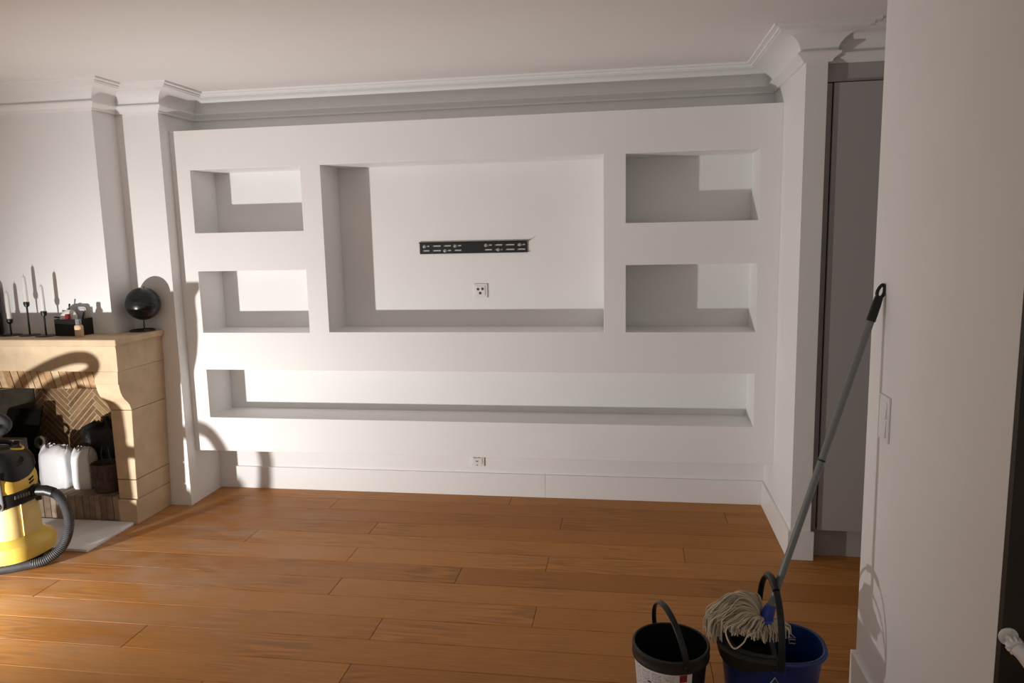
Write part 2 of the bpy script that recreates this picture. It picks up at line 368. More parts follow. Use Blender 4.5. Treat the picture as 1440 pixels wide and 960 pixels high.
# cornice
prof = [(0, 2.404), (.016, 2.404), (.019, 2.414), (.030, 2.424), (.042, 2.431), (.047, 2.437), (.047, 2.444), (.034, 2.448)]
for i in range(0, 9):
    t = PI/2*i/8; prof.append((.138-.104*math.cos(t), 2.450+.073*math.sin(t)))
prof += [(.138, 2.526), (.151, 2.527), (.151, 2.5345), (.158, 2.5355), (.174, 2.537), (.174, H), (0, H)]
CL = -.44
path = [(LX, BY), (BX, BY), (BX, CY), (0, CY), (0, B), (XR, B), (XR, YN), (XN, YN), (XN, CL), (RX, CL)]
def cornice(path, prof):
    bm = bmesh.new(); rings = []
    n = len(path)
    for i, p in enumerate(path):
        p = Vector(p); dirs = []
        if i > 0: dirs.append((p-Vector(path[i-1])).normalized())
        if i < n-1: dirs.append((Vector(path[i+1])-p).normalized())
        ns = [Vector((d.y, -d.x)) for d in dirs]      # right-hand side = into the room
        off = ns[0] if len(ns) == 1 else (ns[0]+ns[1])/(1+ns[0].dot(ns[1]))
        rings.append([bm.verts.new((p.x+off.x*q, p.y+off.y*q, z)) for q, z in prof])
    m = len(prof)
    for a, b_ in zip(rings, rings[1:]):
        for k in range(m): bm.faces.new((a[k], a[(k+1) % m], b_[(k+1) % m], b_[k]))
    bm.faces.new(rings[0]); bm.faces.new(rings[-1]); return bm
struct('trim_1', cornice(path, prof), 'trim', 'white moulded plaster cornice stepping around breast, column, niche wall and wall end', 'cornice', smooth=True, ang=28)

BH, BT = .149, .015
bb = empty('baseboard_rear'); tag(bb, 'white baseboard along the rear wall below the niche wall', 'baseboard', kind='structure')
obj('board', bbox(0, 2.2125, B-BT, B, 0, BH), 'trim', bb, bevel=.002)
obj('board', bbox(2.2135, XR-BT, B-BT, B, 0, BH), 'trim', bb, bevel=.002)
bm = bmesh.new(); prism(bm, [(XR-BT, B), (XR, B), (XR, YN), (XN+BT, YN), (XN+BT, YN-BT), (XR-BT, YN-BT)], 'z', 0, BH)
struct('baseboard_right', bm, 'trim', 'white baseboard around the wall end beside the wardrobe', 'baseboard', bevel=.002)
bm = bmesh.new(); prism(bm, [(3.54-BT, -2.546), (3.54, -2.546), (3.54, -1.592), (3.70, -1.592), (3.70, -1.592+BT), (3.54-BT, -1.592+BT)], 'z', 0, BH)
struct('baseboard_near', bm, 'trim', 'white baseboard at the foot of the near right wall behind the blue bucket', 'baseboard', bevel=.002)

# ------------------------------------------------------------------ wardrobe
wd = empty('wardrobe', (3.66, -.44, 0)); tag(wd, 'tall grey built-in wardrobe right of the white wall end', 'wardrobe')
def wpart(name, *a, mat='closet', bevel=.0015):
    o = obj(name, bbox(*a), mat, wd, bevel=bevel); o.matrix_parent_inverse = Matrix.Translation((-3.66, .44, 0)); return o
wpart('side_filler', XN+.0005, 3.667, -.452, -.43, .142, 2.317)
wpart('top_filler', XN+.0005, 4.5, -.452, -.43, 2.322, 2.41)
for xa in (3.672, 4.086):
    wpart('door', xa, xa+.411, -.468, -.447, .146, 2.316)
wpart('toe_kick', XN+.0005, 4.5, -.437, -.42, 0, .142)
wpart('carcass', XN+.0005, 4.5, -.4295, B, .01, 2.40, mat='dark_gap', bevel=0)

# ------------------------------------------------------------------ fireplace
fp = empty('fireplace', (-.85, -.4, 0)); tag(fp, 'cream limestone fireplace with corbelled jamb and herringbone brick firebox', 'fireplace')
FINV = Matrix.Translation((.85, .4, 0))
def fpart(name, bm, mat, parent=fp, **k):
    o = obj(name, bm, mat, parent, **k)
    if parent is fp: o.matrix_parent_inverse = FINV
    return o
def sx(z): return -.14 + .038*z
def wedge(poly, side=1, xin=-.252):
    """block of the jamb: (y,z) outline pulled from the inner face out to the leaning outer face"""
    bm = bmesh.new(); c = -.85
    f = (lambda x: x) if side > 0 else (lambda x: 2*c-x)
    va = [bm.verts.new((f(xin), y, z)) for y, z in poly]; vb = [bm.verts.new((f(sx(z)), y, z)) for y, z in poly]
    n = len(poly); bm.faces.new(va); bm.faces.new(vb[::-1])
    for i in range(n): bm.faces.new((va[i], va[(i+1) % n], vb[(i+1) % n], vb[i]))
    return bm
YB = CY-.001
corb = [(-.515, .937), (-.517, .866), (-.511, .862), (-.508, .842), (-.500, .815), (-.486, .788), (-.466, .765), (-.445, .747), (-.430, .728), (-.421, .705), (-.418, .696)]
for s in (1, -1):
    yb = YB if s > 0 else BY-.001
    fpart('jamb_core', wedge([(-.400, .02), (-.400, .93), (yb-.002, .93), (yb-.002, .02)], s, -.256), 'joint'); core = COL.objects[-1]
    for v in core.data.vertices: v.co.x += -.006*s if abs(v.co.x - (-.256 if s > 0 else -1.444)) > .01 else 0
    fpart('jamb_block', wedge(corb + [(yb, .696), (yb, .9355)], s), 'stone', smooth=True, ang=20)
    fpart('jamb_block', wedge([(-.416, .6925), (-.414, .2735), (yb, .2735), (yb, .6925)], s), 'stone', bevel=.004)
    fpart('jamb_block', wedge([(-.413, .270), (-.413, .1535), (yb, .1535), (yb, .270)], s), 'stone', bevel=.003)
    fpart('plinth_block', wedge([(-.424, .1505), (-.424, .0), (yb, .0), (yb, .1505)], s, -.256), 'stone', bevel=.004)
XL_ = 2*-.85
prl = [(-.515, .938), (-.513, .99), (-.511, 1.03), (-.513, 1.06), (-.520, 1.076), (-.528, 1.086)]
bm = bmesh.new()
# lintel with return on the right-hand side
pth = [(XL_-sx(1), BY-.001), (XL_-sx(1), -.515), (sx(1), -.515), (sx(1), YB)]
def lintel():
    bm = bmesh.new(); rows = []
    for y, z in prl:
        d = -(y+.515)*.6
        rows.append([bm.verts.new(p) for p in ((XL_-sx(1)-d, BY-.001, z), (XL_-sx(1)-d, y, z), (sx(1)+d, y, z), (sx(1)+d, YB, z), (BX+.001, YB, z), (BX+.001, BY-.001, z))])
    for a, b_ in zip(rows, rows[1:]):
        for k in range(6): bm.faces.new((a[k], a[(k+1) % 6], b_[(k+1) % 6], b_[k]))
    bm.faces.new(rows[0]); bm.faces.new(rows[-1]); return bm
fpart('lintel', lintel(), 'stone', smooth=True, ang=25)
bm = bmesh.new()
prism(bm, [(XL_+.083, BY-.001), (XL_+.083, -.536), (-.083, -.536), (-.083, YB), (BX+.001, YB), (BX+.001, BY-.001)], 'z', 1.087, 1.124)
fpart('mantel_shelf', bm, 'stone', bevel=.007, seg=3)
# firebox
X0, X1, ZF, ZT = -1.125, -.395, .162, .935
fb = fpart('firebox_back', bbox(X0, X1, .012, .029, ZF, ZT), 'mortar')
Lb, Wb = .262, .0315
hw = Vector((1, 1, 0))
cen = (-.870, .5)
ca = math.cos(PI/4)
def rot(p): return (cen[0]+(p[0]-p[1])*ca, cen[1]+(p[0]+p[1])*ca)
cnt = 0
for k in range(-30, 31):
    for j in range(-4, 5):
        ox, oy = k*Wb+j*Lb, k*Wb-j*Lb
        for (xa, ya, lx, ly) in ((ox, oy, Lb, Wb), (ox+Lb, oy+Wb-Lb, Wb, Lb)):
            g = .0036
            poly = [(xa+g, ya+g), (xa+lx-g, ya+g), (xa+lx-g, ya+ly-g), (xa+g, ya+ly-g)]
            poly = clip_rect([rot(p) for p in poly], X0+.004, X1-.004, ZF+.003, ZT-.003)
            if not poly: continue
            bm = bmesh.new(); prism(bm, poly, 'y', random.uniform(.0095, .0110), .0125)
            o = obj('brick', bm, 'brick', fb); o.matrix_parent_inverse = Matrix.Identity(4); cnt += 1
# left cheek of grey fire blocks, right cheek, floor and throat
def cheek(pa, pb, name, mat, parent_mat):
    bm = bmesh.new(); n = Vector((pb[1]-pa[1], -(pb[0]-pa[0]))).normalized()
    prism(bm, [pa, pb, (pb[0]+n[0]*.02, pb[1]+n[1]*.02), (pa[0]+n[0]*.02, pa[1]+n[1]*.02)], 'z', ZF, ZT)
    return fpart(name, bm, parent_mat)
lc = cheek((X0-.004, .010), (-1.44, -.385), 'firebox_cheek', 'firebrick', 'mortar')
dv = Vector((-1.44-X0, -.395)); nv = Vector((-dv.y, dv.x)).normalized(); nv = nv if nv.x > 0 else -nv
for iz in range(4):
    for iu in range(2):
        za, zb_ = ZF+.004+iz*.193, ZF+iz*.193+.189
        sh = 0
        pa = Vector((X0-.004, .010))+dv*(iu*.5+.01); pb = Vector((X0-.004, .010))+dv*(iu*.5+.49)
        bm = bmesh.new(); prism(bm, [tuple(pa), tuple(pb), tuple(pb+nv*.008), tuple(pa+nv*.008)], 'z', za, min(zb_, ZT-.004))
        obj('block', bm, 'firebrick', lc)
cheek((-.262, -.385), (X1+.004, .010), 'firebox_cheek', 'mortar', 'mortar')
fpart('firebox_throat', bbox(-1.44, -.262, -.30, .03, .936, .954), 'dark_gap')
# soldier course under the lintel
band = fpart('brick_course', bbox(-1.445, -.2525, -.386, -.30, .818, .936), 'mortar')
x = -1.50
while x < -.22:
    wd_ = random.uniform(.040, .052); ln = .035
    poly = clip_rect([(x, .806), (x+wd_-.005, .806), (x+wd_-.005-ln, .936), (x-ln, .936)], -1.445, -.2525, .813, .934)
    if poly:
        bm = bmesh.new(); prism(bm, poly, 'y', -.398-random.uniform(0, .004), -.385); obj('brick', bm, 'brick_band', band)
    x += wd_
# raised step of upright bricks
st = fpart('firebox_step', bbox(-1.445, -.2575, -.404, .011, .001, .158), 'mortar')
x = -1.44
while x < -.27:
    wd_ = random.uniform(.034, .050); xe = min(x+wd_-.004, -.2575)
    if xe-x > .012:
        bm = bmesh.new(); box(bm, x, xe, -.415-random.uniform(0, .004), -.28, .018, .1615+random.uniform(0, .002)); obj('brick', bm, 'brick_step', st)
    x += wd_
x = -1.44
while x < -.27:
    wd_ = random.uniform(.10, .13); xe = min(x+wd_-.004, -.2575)
    bm = bmesh.new(); box(bm, x, xe, -.276, .010, .10, .1605); obj('brick', bm, 'brick_step', st); x += wd_
# hearth slabs
xs = [-1.54, -.98, -.368, -.160]
for xa, xb in zip(xs, xs[1:]):
    fpart('hearth_slab', bbox(xa+.001, xb-.001, -.816, -.4255, .0005, .018), 'slab', bevel=.003)

# ------------------------------------------------------------------ fittings on the niche wall
tb = empty('tv_bracket', (1.79, B, 1.577)); tag(tb, 'black slotted television wall bracket bolted inside the large niche', 'tv bracket')
xa, xb, za, zb_ = 1.453, 2.126, 1.544, 1.611
def fx(p): return xa+(p-80)/1205*(xb-xa)
sl = [(110, 190), (222, 320), (348, 435), (465, 550), (805, 893), (922, 1010), (1040, 1142), (1168, 1260)]
holes = []; xs = [xa]; z1r, z2r = 1.5905, 1.5625
for a, b_ in sl:
    holes += [(fx(a), fx(b_), z1r-.0045, z1r+.0045), (fx(a), fx(b_), z2r-.0045, z2r+.0045)]; xs += [fx(a), fx(b_)]
xs.append(xb)
TI = Matrix.Translation((-1.79, -B, -1.577))
def tpart(name, bm, mat, **k):
    o = obj(name, bm, mat, tb, **k); o.matrix_parent_inverse = TI; return o
tpart('rail', holed(xs, [za, z2r-.0045, z2r+.0045, z1r-.0045, z1r+.0045, zb_], holes, B-.0075, B-.0055), 'black_metal')
bm = bmesh.new(); prism(bm, [(B-.0075, zb_-.001), (B-.0075, zb_+.003), (B-.014, zb_+.003), (B-.014, zb_+.005), (B-.0005, zb_+.005), (B-.0005, zb_-.001)], 'x', xa-.004, xb+.004); tpart('flange', bm, 'black_metal')
tpart('flange', bbox(xa, xb, B-.0055, B-.0005, za, za+.002), 'black_metal')
for px, rz in ((135, 1), (483, 1), (368, 2), (828, 1), (963, 2), (1200, 1)):
    zc = z1r if rz == 1 else z2r
    mt = Matrix.Translation((fx(px), B-.0075, zc)) @ Matrix.Rotation(PI/2, 4, 'X')
    bm = bmesh.new(); lathe(bm, [(.011, -.001), (.011, .0015), (.0075, .002), (.0075, .007), (.006, .008)], 6, mt); tpart('bolt', bm, 'steel')
bm = bmesh.new(); tube(bm, [(xb-.004, B-.009, zb_-.004), (xb+.012, B-.016, zb_+.006), (xb+.022, B-.020, zb_+.014)], .0022, 6); tpart('lock_wire', bm, 'grey_metal')
for zz in (za+.006,):
    bm = bmesh.new(); tube(bm, [(xb, B-.006, zz), (xb+.013, B-.006, zz)], .002, 6); tpart('lock_wire', bm, 'grey_metal')

def socket(cx, cz, tilt, label, style):
    e = empty('wall_socket', (cx, B-.0005, cz)); tag(e, label, 'socket')
    bm = bmesh.new(); box(bm, -.043, .043, -.009, 0, -.043, .043); obj('cover_frame', bm, 'white_plastic', e, bevel=.003)
    bm = bmesh.new(); box(bm, -.030, .030, -.013, -.0085, -.030, .030); obj('insert', bm, 'white_plastic', e, bevel=.002)
    if style == 'three':
        for ax, az, ro in ((-.014, .010, .5), (.014, .012, -.5), (-.001, -.014, 0)):
            bm = bmesh.new(); mt = Matrix.Translation((ax, -.0131, az)) @ Matrix.Rotation(ro, 4, 'Y') @ Matrix.Rotation(PI/2, 4, 'X')
            v = lathe(bm, [(.0095, 0), (.0085, .0012)], 6, mt); obj('outlet', bm, 'hole', e)
    else:
        for ox, oz in ((-.013, .010), (.013, .010), (0, -.012)):
            for qx, qz in ((-.006, 0), (.006, 0), (0, .004 if oz > 0 else -.004)):
                bm = bmesh.new(); mt = Matrix.Translation((ox+qx-.003, -.0131, oz+qz+.004)) @ Matrix.Rotation(PI/2, 4, 'X')
                lathe(bm, [(.0034, 0), (.0034, .0008)], 10, mt); obj('pin_hole', bm, 'hole', e)
        bm = bmesh.new(); mt = Matrix.Translation((-.004, -.0095, -.036)) @ Matrix.Rotation(PI/2, 4, 'X'); lathe(bm, [(.0035, 0), (.003, .001)], 10, mt); obj('screw', bm, 'hole', e)
    return e
socket(1.829, 1.314, 0, 'white triple wall socket below the black television bracket', 'three')
socket(1.780, .236, 0, 'small white wall socket just above the rear baseboard', 'nine')

# double switch on the near wall
sw = empty('light_switch', (3.5395, -1.772, 1.053)); tag(sw, 'white double light switch on the right wall beside the mop handle', 'switch')
bm = bmesh.new(); box(bm, -.006, 0, -.044, .044, -.073, .073); obj('cover_frame', bm, 'white_plastic', sw, bevel=.002)
for zc in (.030, -.030):
    bm = bmesh.new(); prism(bm, [(-.006, zc-.028), (-.0115, zc-.026), (-.0075, zc+.026), (-.006, zc+.028)], 'y', -.028, .028); obj('rocker', bm, 'white_plastic', sw, bevel=.001)

# ------------------------------------------------------------------ radiator valve by the dark surface
rv = empty('radiator', (3.60, -2.66, 0)); tag(rv, 'white radiator with valve, cut off at the lower right corner of the frame', 'radiator')
RI = Matrix.Translation((-3.60, 2.66, 0))
def rpart(name, bm, mat='white_plastic', **k):
    o = obj(name, bm, mat, rv, **k); o.matrix_parent_inverse = RI; return o
ax = (Vector((3.5525, -2.567, .767))); d1 = Vector((-.20, -.96, .13)).normalized()
q = Vector((0, -1, 0)).to_track_quat('Z', 'Y').to_matrix().to_4x4()
bm = bmesh.new(); lathe(bm, [(.0200, 0), (.0200, .003), (.0175, .005), (.009, .006)], 28, Matrix.Translation(ax) @ q); rpart('rosette', bm, smooth=True)
for k in range(6):
    bm = bmesh.new(); box(bm, .006, .0175, -.0012, .0012, .004, .0078, mat=Matrix.Translation(ax) @ q @ Matrix.Rotation(k*PI/3+.3, 4, 'Z')); rpart('rosette_rib', bm)
e1 = ax+d1*.034+Vector((.003, 0, -.003))
bm = bmesh.new(); tube(bm, [ax, ax+d1*.03, e1], .008, 12); rpart('pipe', bm)
q2 = d1.to_track_quat('Z', 'Y').to_matrix().to_4x4()
bm = bmesh.new()
pr_ = []
rings = []
n = 48
for zz, s in ((0, .85), (.004, 1), (.022, 1), (.026, .85)):
    ring = [bm.verts.new(Matrix.Translation(e1) @ q2 @ Vector(((.0175+.0014*math.cos(12*2*PI*i/n))*s*math.cos(2*PI*i/n), (.0175+.0014*math.cos(12*2*PI*i/n))*s*math.sin(2*PI*i/n), zz))) for i in range(n)]; rings.append(ring)
for a, b_ in zip(rings, rings[1:]):
    for i in range(n): bm.faces.new((a[i], a[(i+1) % n], b_[(i+1) % n], b_[i]))
bm.faces.new(rings[0]); bm.faces.new(rings[-1])
rpart('union_nut', bm, smooth=True)
e2_ = e1+d1*.026
bm = bmesh.new(); tube(bm, [e2_, e2_+Vector((.006, -.012, -.006)), e2_+Vector((.022, -.020, -.030)), e2_+Vector((.030, -.022, -.075)), e2_+Vector((.032, -.022, -.13))], .015, 14); rpart('valve_body', bm, smooth=True)
bx_, by_ = (e2_+Vector((.032, -.022, 0))).xy
for k in range(8):
    bm = bmesh.new(); lathe(bm, [(.006, .10), (.016, .11), (.016, .66), (.006, .67)], 14, c=(bx_+k*.045, by_)); rpart('column', bm, smooth=True)
for zz in (.12, .65):
    bm = bmesh.new(); tube(bm, [(bx_, by_, zz), (bx_+.315, by_, zz)], .012, 12); rpart('header_tube', bm, smooth=True)
for k in (1, 6):
    bm = bmesh.new(); tube(bm, [(bx_+k*.045, by_, .11), (bx_+k*.045, by_, .0)], .010, 12); rpart('foot', bm)

# ------------------------------------------------------------------ things on the mantel
ZM = 1.124
def candle_set(x, y, zc, zt, which_h, which_c):
    h = empty('candle_holder', (x, y, ZM)); tag(h, which_h, 'candle holder', 'black candle holders on the mantel')
    hc = zc-ZM
    bm = bmesh.new(); lathe(bm, [(.056, 0), (.056, .004), (.050, .0055), (.008, .007)], 36); obj('base', bm, 'black_metal', h, smooth=True)
    bm = bmesh.new(); lathe(bm, [(.0055, .006), (.0045, hc*.5), (.0055, hc-.028)], 14); obj('stem', bm, 'black_metal', h, smooth=True)
    bm = bmesh.new(); lathe(bm, [(.005, hc-.030), (.012, hc-.026), (.016, hc-.014), (.0165, hc), (.0135, hc), (.0128, hc-.008), (.002, hc-.009)], 20); obj('cup', bm, 'black_metal', h, smooth=True)
    c = empty('taper_candle', (x, y, zc-.008)); tag(c, which_c, 'candle', 'white taper candles on the mantel')
    L_ = zt-(zc-.008)
    bm = bmesh.new(); lathe(bm, [(.0122, 0), (.0118, L_*.6), (.0105, L_-.016), (.0085, L_-.006), (.003, L_)], 18); obj('wax', bm, 'wax', c, smooth=True)
    bm = bmesh.new(); tube(bm, [(0, 0, L_-.002), (.001, 0, L_+.006), (.004, 0, L_+.011)], .0011, 6); obj('wick', bm, 'wick', c)
candle_set(-.895, -.362, 1.222, 1.385, 'shortest black candle holder, leftmost of three on the mantel', 'white taper candle in the shortest, leftmost holder')
candle_set(-.766, -.366, 1.322, 1.478, 'tallest black candle holder, middle of three on the mantel', 'white taper candle standing highest, in the middle holder')
candle_set(-.634, -.394, 1.270, 1.424, 'black candle holder of middle height nearest the black box', 'white taper candle nearest the black box on the mantel')
vz = empty('vase', (-.925, -.43, ZM)); tag(vz, 'tall black vase cut off by the left edge on the mantel', 'vase')
bm = bmesh.new(); lathe(bm, [(.040, 0), (.046, .01), (.047, .24), (.044, .272), (.034, .285), (.030, .287), (.028, .26), (.002, .25)], 28); obj('body', bm, 'black_plastic', vz, smooth=True)
vz.location = (-1.022, -.345, ZM)

# black storage box with small things in it
bxr = empty('storage_box', (-.49, -.33, ZM), -.10); tag(bxr, 'open black storage box on the mantel between candles and globe', 'box')
w2, d2, hb, tk = .080, .068, .098, .004
bm = bmesh.new(); box(bm, -w2, w2, -d2, d2, 0, tk); obj('bottom', bm, 'black_plastic', bxr)
for a in ((-w2, w2, -d2, -d2+tk), (-w2, w2, d2-tk, d2), (-w2, -w2+tk, -d2+tk, d2-tk), (w2-tk, w2, -d2+tk, d2-tk)):
    bm = bmesh.new(); box(bm, *a, tk, hb); obj('side', bm, 'black_plastic', bxr)
def inbox(name, label, cat, dx, dy, z=tk):
    e = empty(name, (-.49+dx, -.33+dy, ZM+z)); return tag(e, label, cat)
e = inbox('makeup_brush', 'thin dark brush leaning out of the black storage box', 'brush', -.045, .0)
bm = bmesh.new(); tube(bm, [(0, 0, 0), (.006, 0, .10), (.020, -.002, .165)], .0042, 8); obj('handle', bm, 'black_metal', e)
bm = bmesh.new(); tube(bm, [(.020, -.002, .165), (.023, -.002, .178)], .005, 8); obj('bristles', bm, 'dark_board', e)
e = inbox('tweezers', 'flat dark tweezers lying across the left rim of the black box', 'tweezers', -.06, -.02, hb)
bm = bmesh.new()
tube(bm, [(-.055, 0, .008), (.0, 0, .004), (.045, .005, .004)], .0042, 8); obj('arm', bm, 'dark_board', e)
bm = bmesh.new(); tube(bm, [(-.055, .004, .008), (.0, .010, .004), (.045, .006, .004)], .0035, 8); obj('arm', bm, 'dark_board', e)
e = inbox('lipstick', 'short dark red tube standing in the black storage box', 'lipstick', .0, -.052)
bm = bmesh.new(); lathe(bm, [(.0125, 0), (.0125, .085)], 18); obj('tube', bm, 'black_metal', e, smooth=True)
bm = bmesh.new(); lathe(bm, [(.0135, .085), (.0135, .122), (.011, .124)], 18); obj('cap', bm, 'red', e, smooth=True)
e = inbox('powder_compact', 'round white compact sticking up in the black storage box', 'compact', -.016, -.030)
mt = Matrix.Translation((0, 0, .092)) @ Matrix.Rotation(1.25, 4, 'X')
bm = bmesh.new(); lathe(bm, [(.052, -.006), (.055, -.004), (.055, .004), (.052, .006)], 30, mt); obj('lid', bm, 'white_plastic', e, smooth=True)
bm = bmesh.new(); lathe(bm, [(.040, .006), (.040, .0075)], 30, mt); obj('inlay', bm, 'wax', e, smooth=True)
e = inbox('hand_mirror', 'pale rounded mirror standing at the back of the black storage box', 'mirror', .034, .012)
bm = bmesh.new(); loft(bm, [(.0, 0, 0, .026, .003, 4), (.03, 0, 0, .034, .003, 4), (.135, 0, 0, .040, .003, 4), (.154, 0, 0, .036, .003, 4), (.160, 0, 0, .026, .002, 4)], 24); obj('frame', bm, 'mirror_rim', e, smooth=True)
bm = bmesh.new(); loft(bm, [(.04, 0, -.0045, .030, .0008, 4), (.130, 0, -.0045, .035, .0008, 4), (.150, 0, -.0045, .028, .0008, 4)], 24); obj('glass', bm, 'mirror_rim', e, smooth=True)
e = inbox('eyeliner_pencil', 'short black pencil sticking out at the right of the black box', 'pencil', .045, .0)
bm = bmesh.new(); tube(bm, [(-.012, 0, 0), (.010, 0, .10), (.020, 0, .130)], .0038, 8); obj('barrel', bm, 'black_metal', e)
bt = empty('cosmetic_bottle', (-.385, -.432, ZM)); tag(bt, 'small beige cosmetic bottle with clear cap at the mantel edge', 'bottle')
bm = bmesh.new(); loft(bm, [(0, 0, 0, .0205, .0165, 3), (.004, 0, 0, .0225, .018, 3), (.062, 0, 0, .0225, .018, 3), (.069, 0, 0, .018, .015, 2.5), (.071, 0, 0, .012, .012, 2)], 28); obj('body', bm, 'glass_beige', bt, smooth=True)
bm = bmesh.new(); loft(bm, [(.0715, 0, 0, .0135, .0125, 3), (.102, 0, 0, .0135, .0125, 3), (.104, 0, 0, .012, .011, 3)], 24); obj('cap', bm, 'glass', bt, smooth=True)
bm = bmesh.new(); lathe(bm, [(.006, .072), (.006, .094)], 12); obj('pump', bm, 'black_plastic', bt)

gl = empty('globe', (-.160, -.168, ZM)); tag(gl, 'black desk globe on a flat ring stand at the mantel end', 'globe')
gz, gr = .166, .098; gx = .010; gy = -.006
bm = bmesh.new(); bmesh.ops.create_uvsphere(bm, u_segments=48, v_segments=28, radius=gr)
o = obj('ball', bm, 'globe', gl, smooth=True, ang=80); o.location = (gx, gy, gz); o.rotation_euler = (.05, .12, .6)
bm = bmesh.new(); bmesh.ops.create_uvsphere(bm, u_segments=12, v_segments=8, radius=.004); o = obj('axis_pin', bm, 'black_metal', gl); o.location = (gx+.014, gy, gz+gr+.002)
bm = bmesh.new(); tube(bm, [(-.014+.068*math.cos(t)*1.0, .0+.068*math.sin(t), .0048) for t in [2*PI*i/40 for i in range(41)]], .0048, 8, cap=False); obj('ring_foot', bm, 'black_metal', gl, smooth=True)
bm = bmesh.new(); tube(bm, [(-.014-.03, -.06, .005), (-.014-.018, -.03, .006), (.003, gy-.004, .008), (.004, gy, .020), (.005, gy, .072)], .0038, 8); obj('stem', bm, 'black_metal', gl, smooth=True)
bm = bmesh.new(); lathe(bm, [(.003, .028), (.008, .032), (.008, .040), (.003, .044)], 14, c=(.0045, gy)); obj('bead', bm, 'grey_metal', gl, smooth=True)

# ------------------------------------------------------------------ things in the firebox
ZS = .1635
def sack(x, y, rz, rx, ry, h, label):
    e = empty('plastic_sack', (x, y, ZS), rz); tag(e, label, 'sack', 'white sacks in the fireplace')
    bm = bmesh.new(); secs = []
    n = 44; rings = []
    rnd = random.Random(int(x*1000))
    ph = [rnd.uniform(0, 6) for _ in range(4)]
    for z, s, fl_ in ((0, .90, 1), (.012, .98, 1), (.05, 1.03, 1), (.11, 1.0, 1), (.16, 1.0, 1), (h-.045, .98, .95), (h-.022, .92, .75), (h-.006, .84, .42), (h, .80, .20)):
        ring = []
        for i in range(n):
            t = 2*PI*i/n; c_, s_ = math.cos(t), math.sin(t)
            k = 1+.028*math.sin(5*t+ph[0]+z*6)+.018*math.sin(9*t+ph[1])
            zz = z+(.010*math.sin(4*t+ph[2])+.006*math.sin(9*t+ph[3]))*(z/h)**3
            ring.append(bm.verts.new((rx*s*k*math.copysign(abs(c_)**.5, c_), ry*s*fl_*k*math.copysign(abs(s_)**.5, s_), zz)))
        rings.append(ring)
    for a, b_ in zip(rings, rings[1:]):
        for i in range(n): bm.faces.new((a[i], a[(i+1) % n], b_[(i+1) % n], b_[i]))
    bm.faces.new(rings[0]); bm.faces.new(rings[-1])
    obj('bag', bm, 'white_bag', e, smooth=True, ang=60)
    bm = bmesh.new(); pts = [(-rx*.8+1.6*rx*i/14, .008*math.sin(i*1.7), h-.008) for i in range(15)]
    va = [bm.verts.new((p[0], p[1]-.002, p[2])) for p in pts]; vb = [bm.verts.new((p[0]*.95, p[1]+.012+.006*math.sin(i*2.3), p[2]+.018+.007*math.sin(i*1.9))) for i, p in enumerate(pts)]
    vc_ = [bm.verts.new((p[0], p[1]+.002, p[2])) for p in pts]; vd_ = [bm.verts.new((p.co.x, p.co.y+.0015, p.co.z)) for p in vb]
    for i in range(14):
        bm.faces.new((va[i], va[i+1], vb[i+1], vb[i])); bm.faces.new((vc_[i], vd_[i], vd_[i+1], vc_[i+1])); bm.faces.new((vb[i], vb[i+1], vd_[i+1], vd_[i]))
    obj('crimped_seam', bm, 'white_bag', e, smooth=True)
sack(-.775, -.252, -.12, .108, .068, .248, 'wider white plastic sack standing in the fireplace behind the vacuum')
sack(-.586, -.262, .05, .065, .058, .240, 'narrower white plastic sack in the fireplace next to the dark pot')

pt = empty('plant_pot', (-.405, -.300, ZS)); tag(pt, 'round dark bark-covered pot in the fireplace beside the jamb', 'pot')
bm = bmesh.new(); lathe(bm, [(.072, 0), (.078, .006), (.084, .165), (.084, .172), (.072, .172), (.068, .03), (.002, .028)], 40); obj('body', bm, 'bark', pt, smooth=True)
bm = bmesh.new(); lathe(bm, [(.0845, .158), (.0865, .160), (.0865, .173), (.0845, .175)], 40, cap=False); obj('rim', bm, 'bark', pt, smooth=True)
for s in (-1, 1):
    bm = bmesh.new(); tube(bm, spline([(s*.03, .02, .14), (s*.028-.01, .01, .21), (s*.02-.015, .02, .26)], 5), .0016, 6); obj('wire', bm, 'grey_metal', pt)
def blob(name, x, y, rx, ry, h, label, cat, mat, part):
    e = empty(name, (x, y, ZS)); tag(e, label, cat)
    bm = bmesh.new(); rnd = random.Random(int(abs(x)*977)); ph = [rnd.uniform(0, 6) for _ in range(6)]; rings = []; n = 36
    for q in range(11):
        t0 = q/10; z = h*t0; s = (1-.12*(1-t0)**2)*(1 if t0 < .82 else math.sqrt(max(.05, 1-((t0-.82)/.18)**2*.85)))
        ring = []
        for i in range(n):
            t = 2*PI*i/n
            k = 1+.07*math.sin(3*t+ph[0]+t0*3)+.05*math.sin(7*t+ph[1]-t0*5)+.03*math.sin(11*t+ph[2]+t0*9)
            c_, s_ = math.cos(t), math.sin(t); ring.append(bm.verts.new((rx*s*k*math.copysign(abs(c_)**.6, c_), ry*s*k*math.copysign(abs(s_)**.6, s_), z+(.009*math.sin(3*t+ph[3])+.008*math.sin(8*t+ph[4]))*t0)))
        rings.append(ring)
    for a, b_ in zip(rings, rings[1:]):
        for i in range(n): bm.faces.new((a[i], a[(i+1) % n], b_[(i+1) % n], b_[i]))
    bm.faces.new(rings[0]); bm.faces.new(rings[-1])
    obj(part, bm, mat, e, smooth=True, ang=60); return e
e = blob('bin_bag', -.540, -.110, .135, .080, .375, 'crumpled black bin bag standing behind the pot in the fireplace', 'bag', 'black_bag', 'bag')
bm = bmesh.new(); tube(bm, spline([(.02, .01, .365), (.01, .0, .392), (.025, 0, .402)], 5), lambda t: .026*(1-t*.6), 10); obj('tied_top', bm, 'black_bag', e, smooth=True)

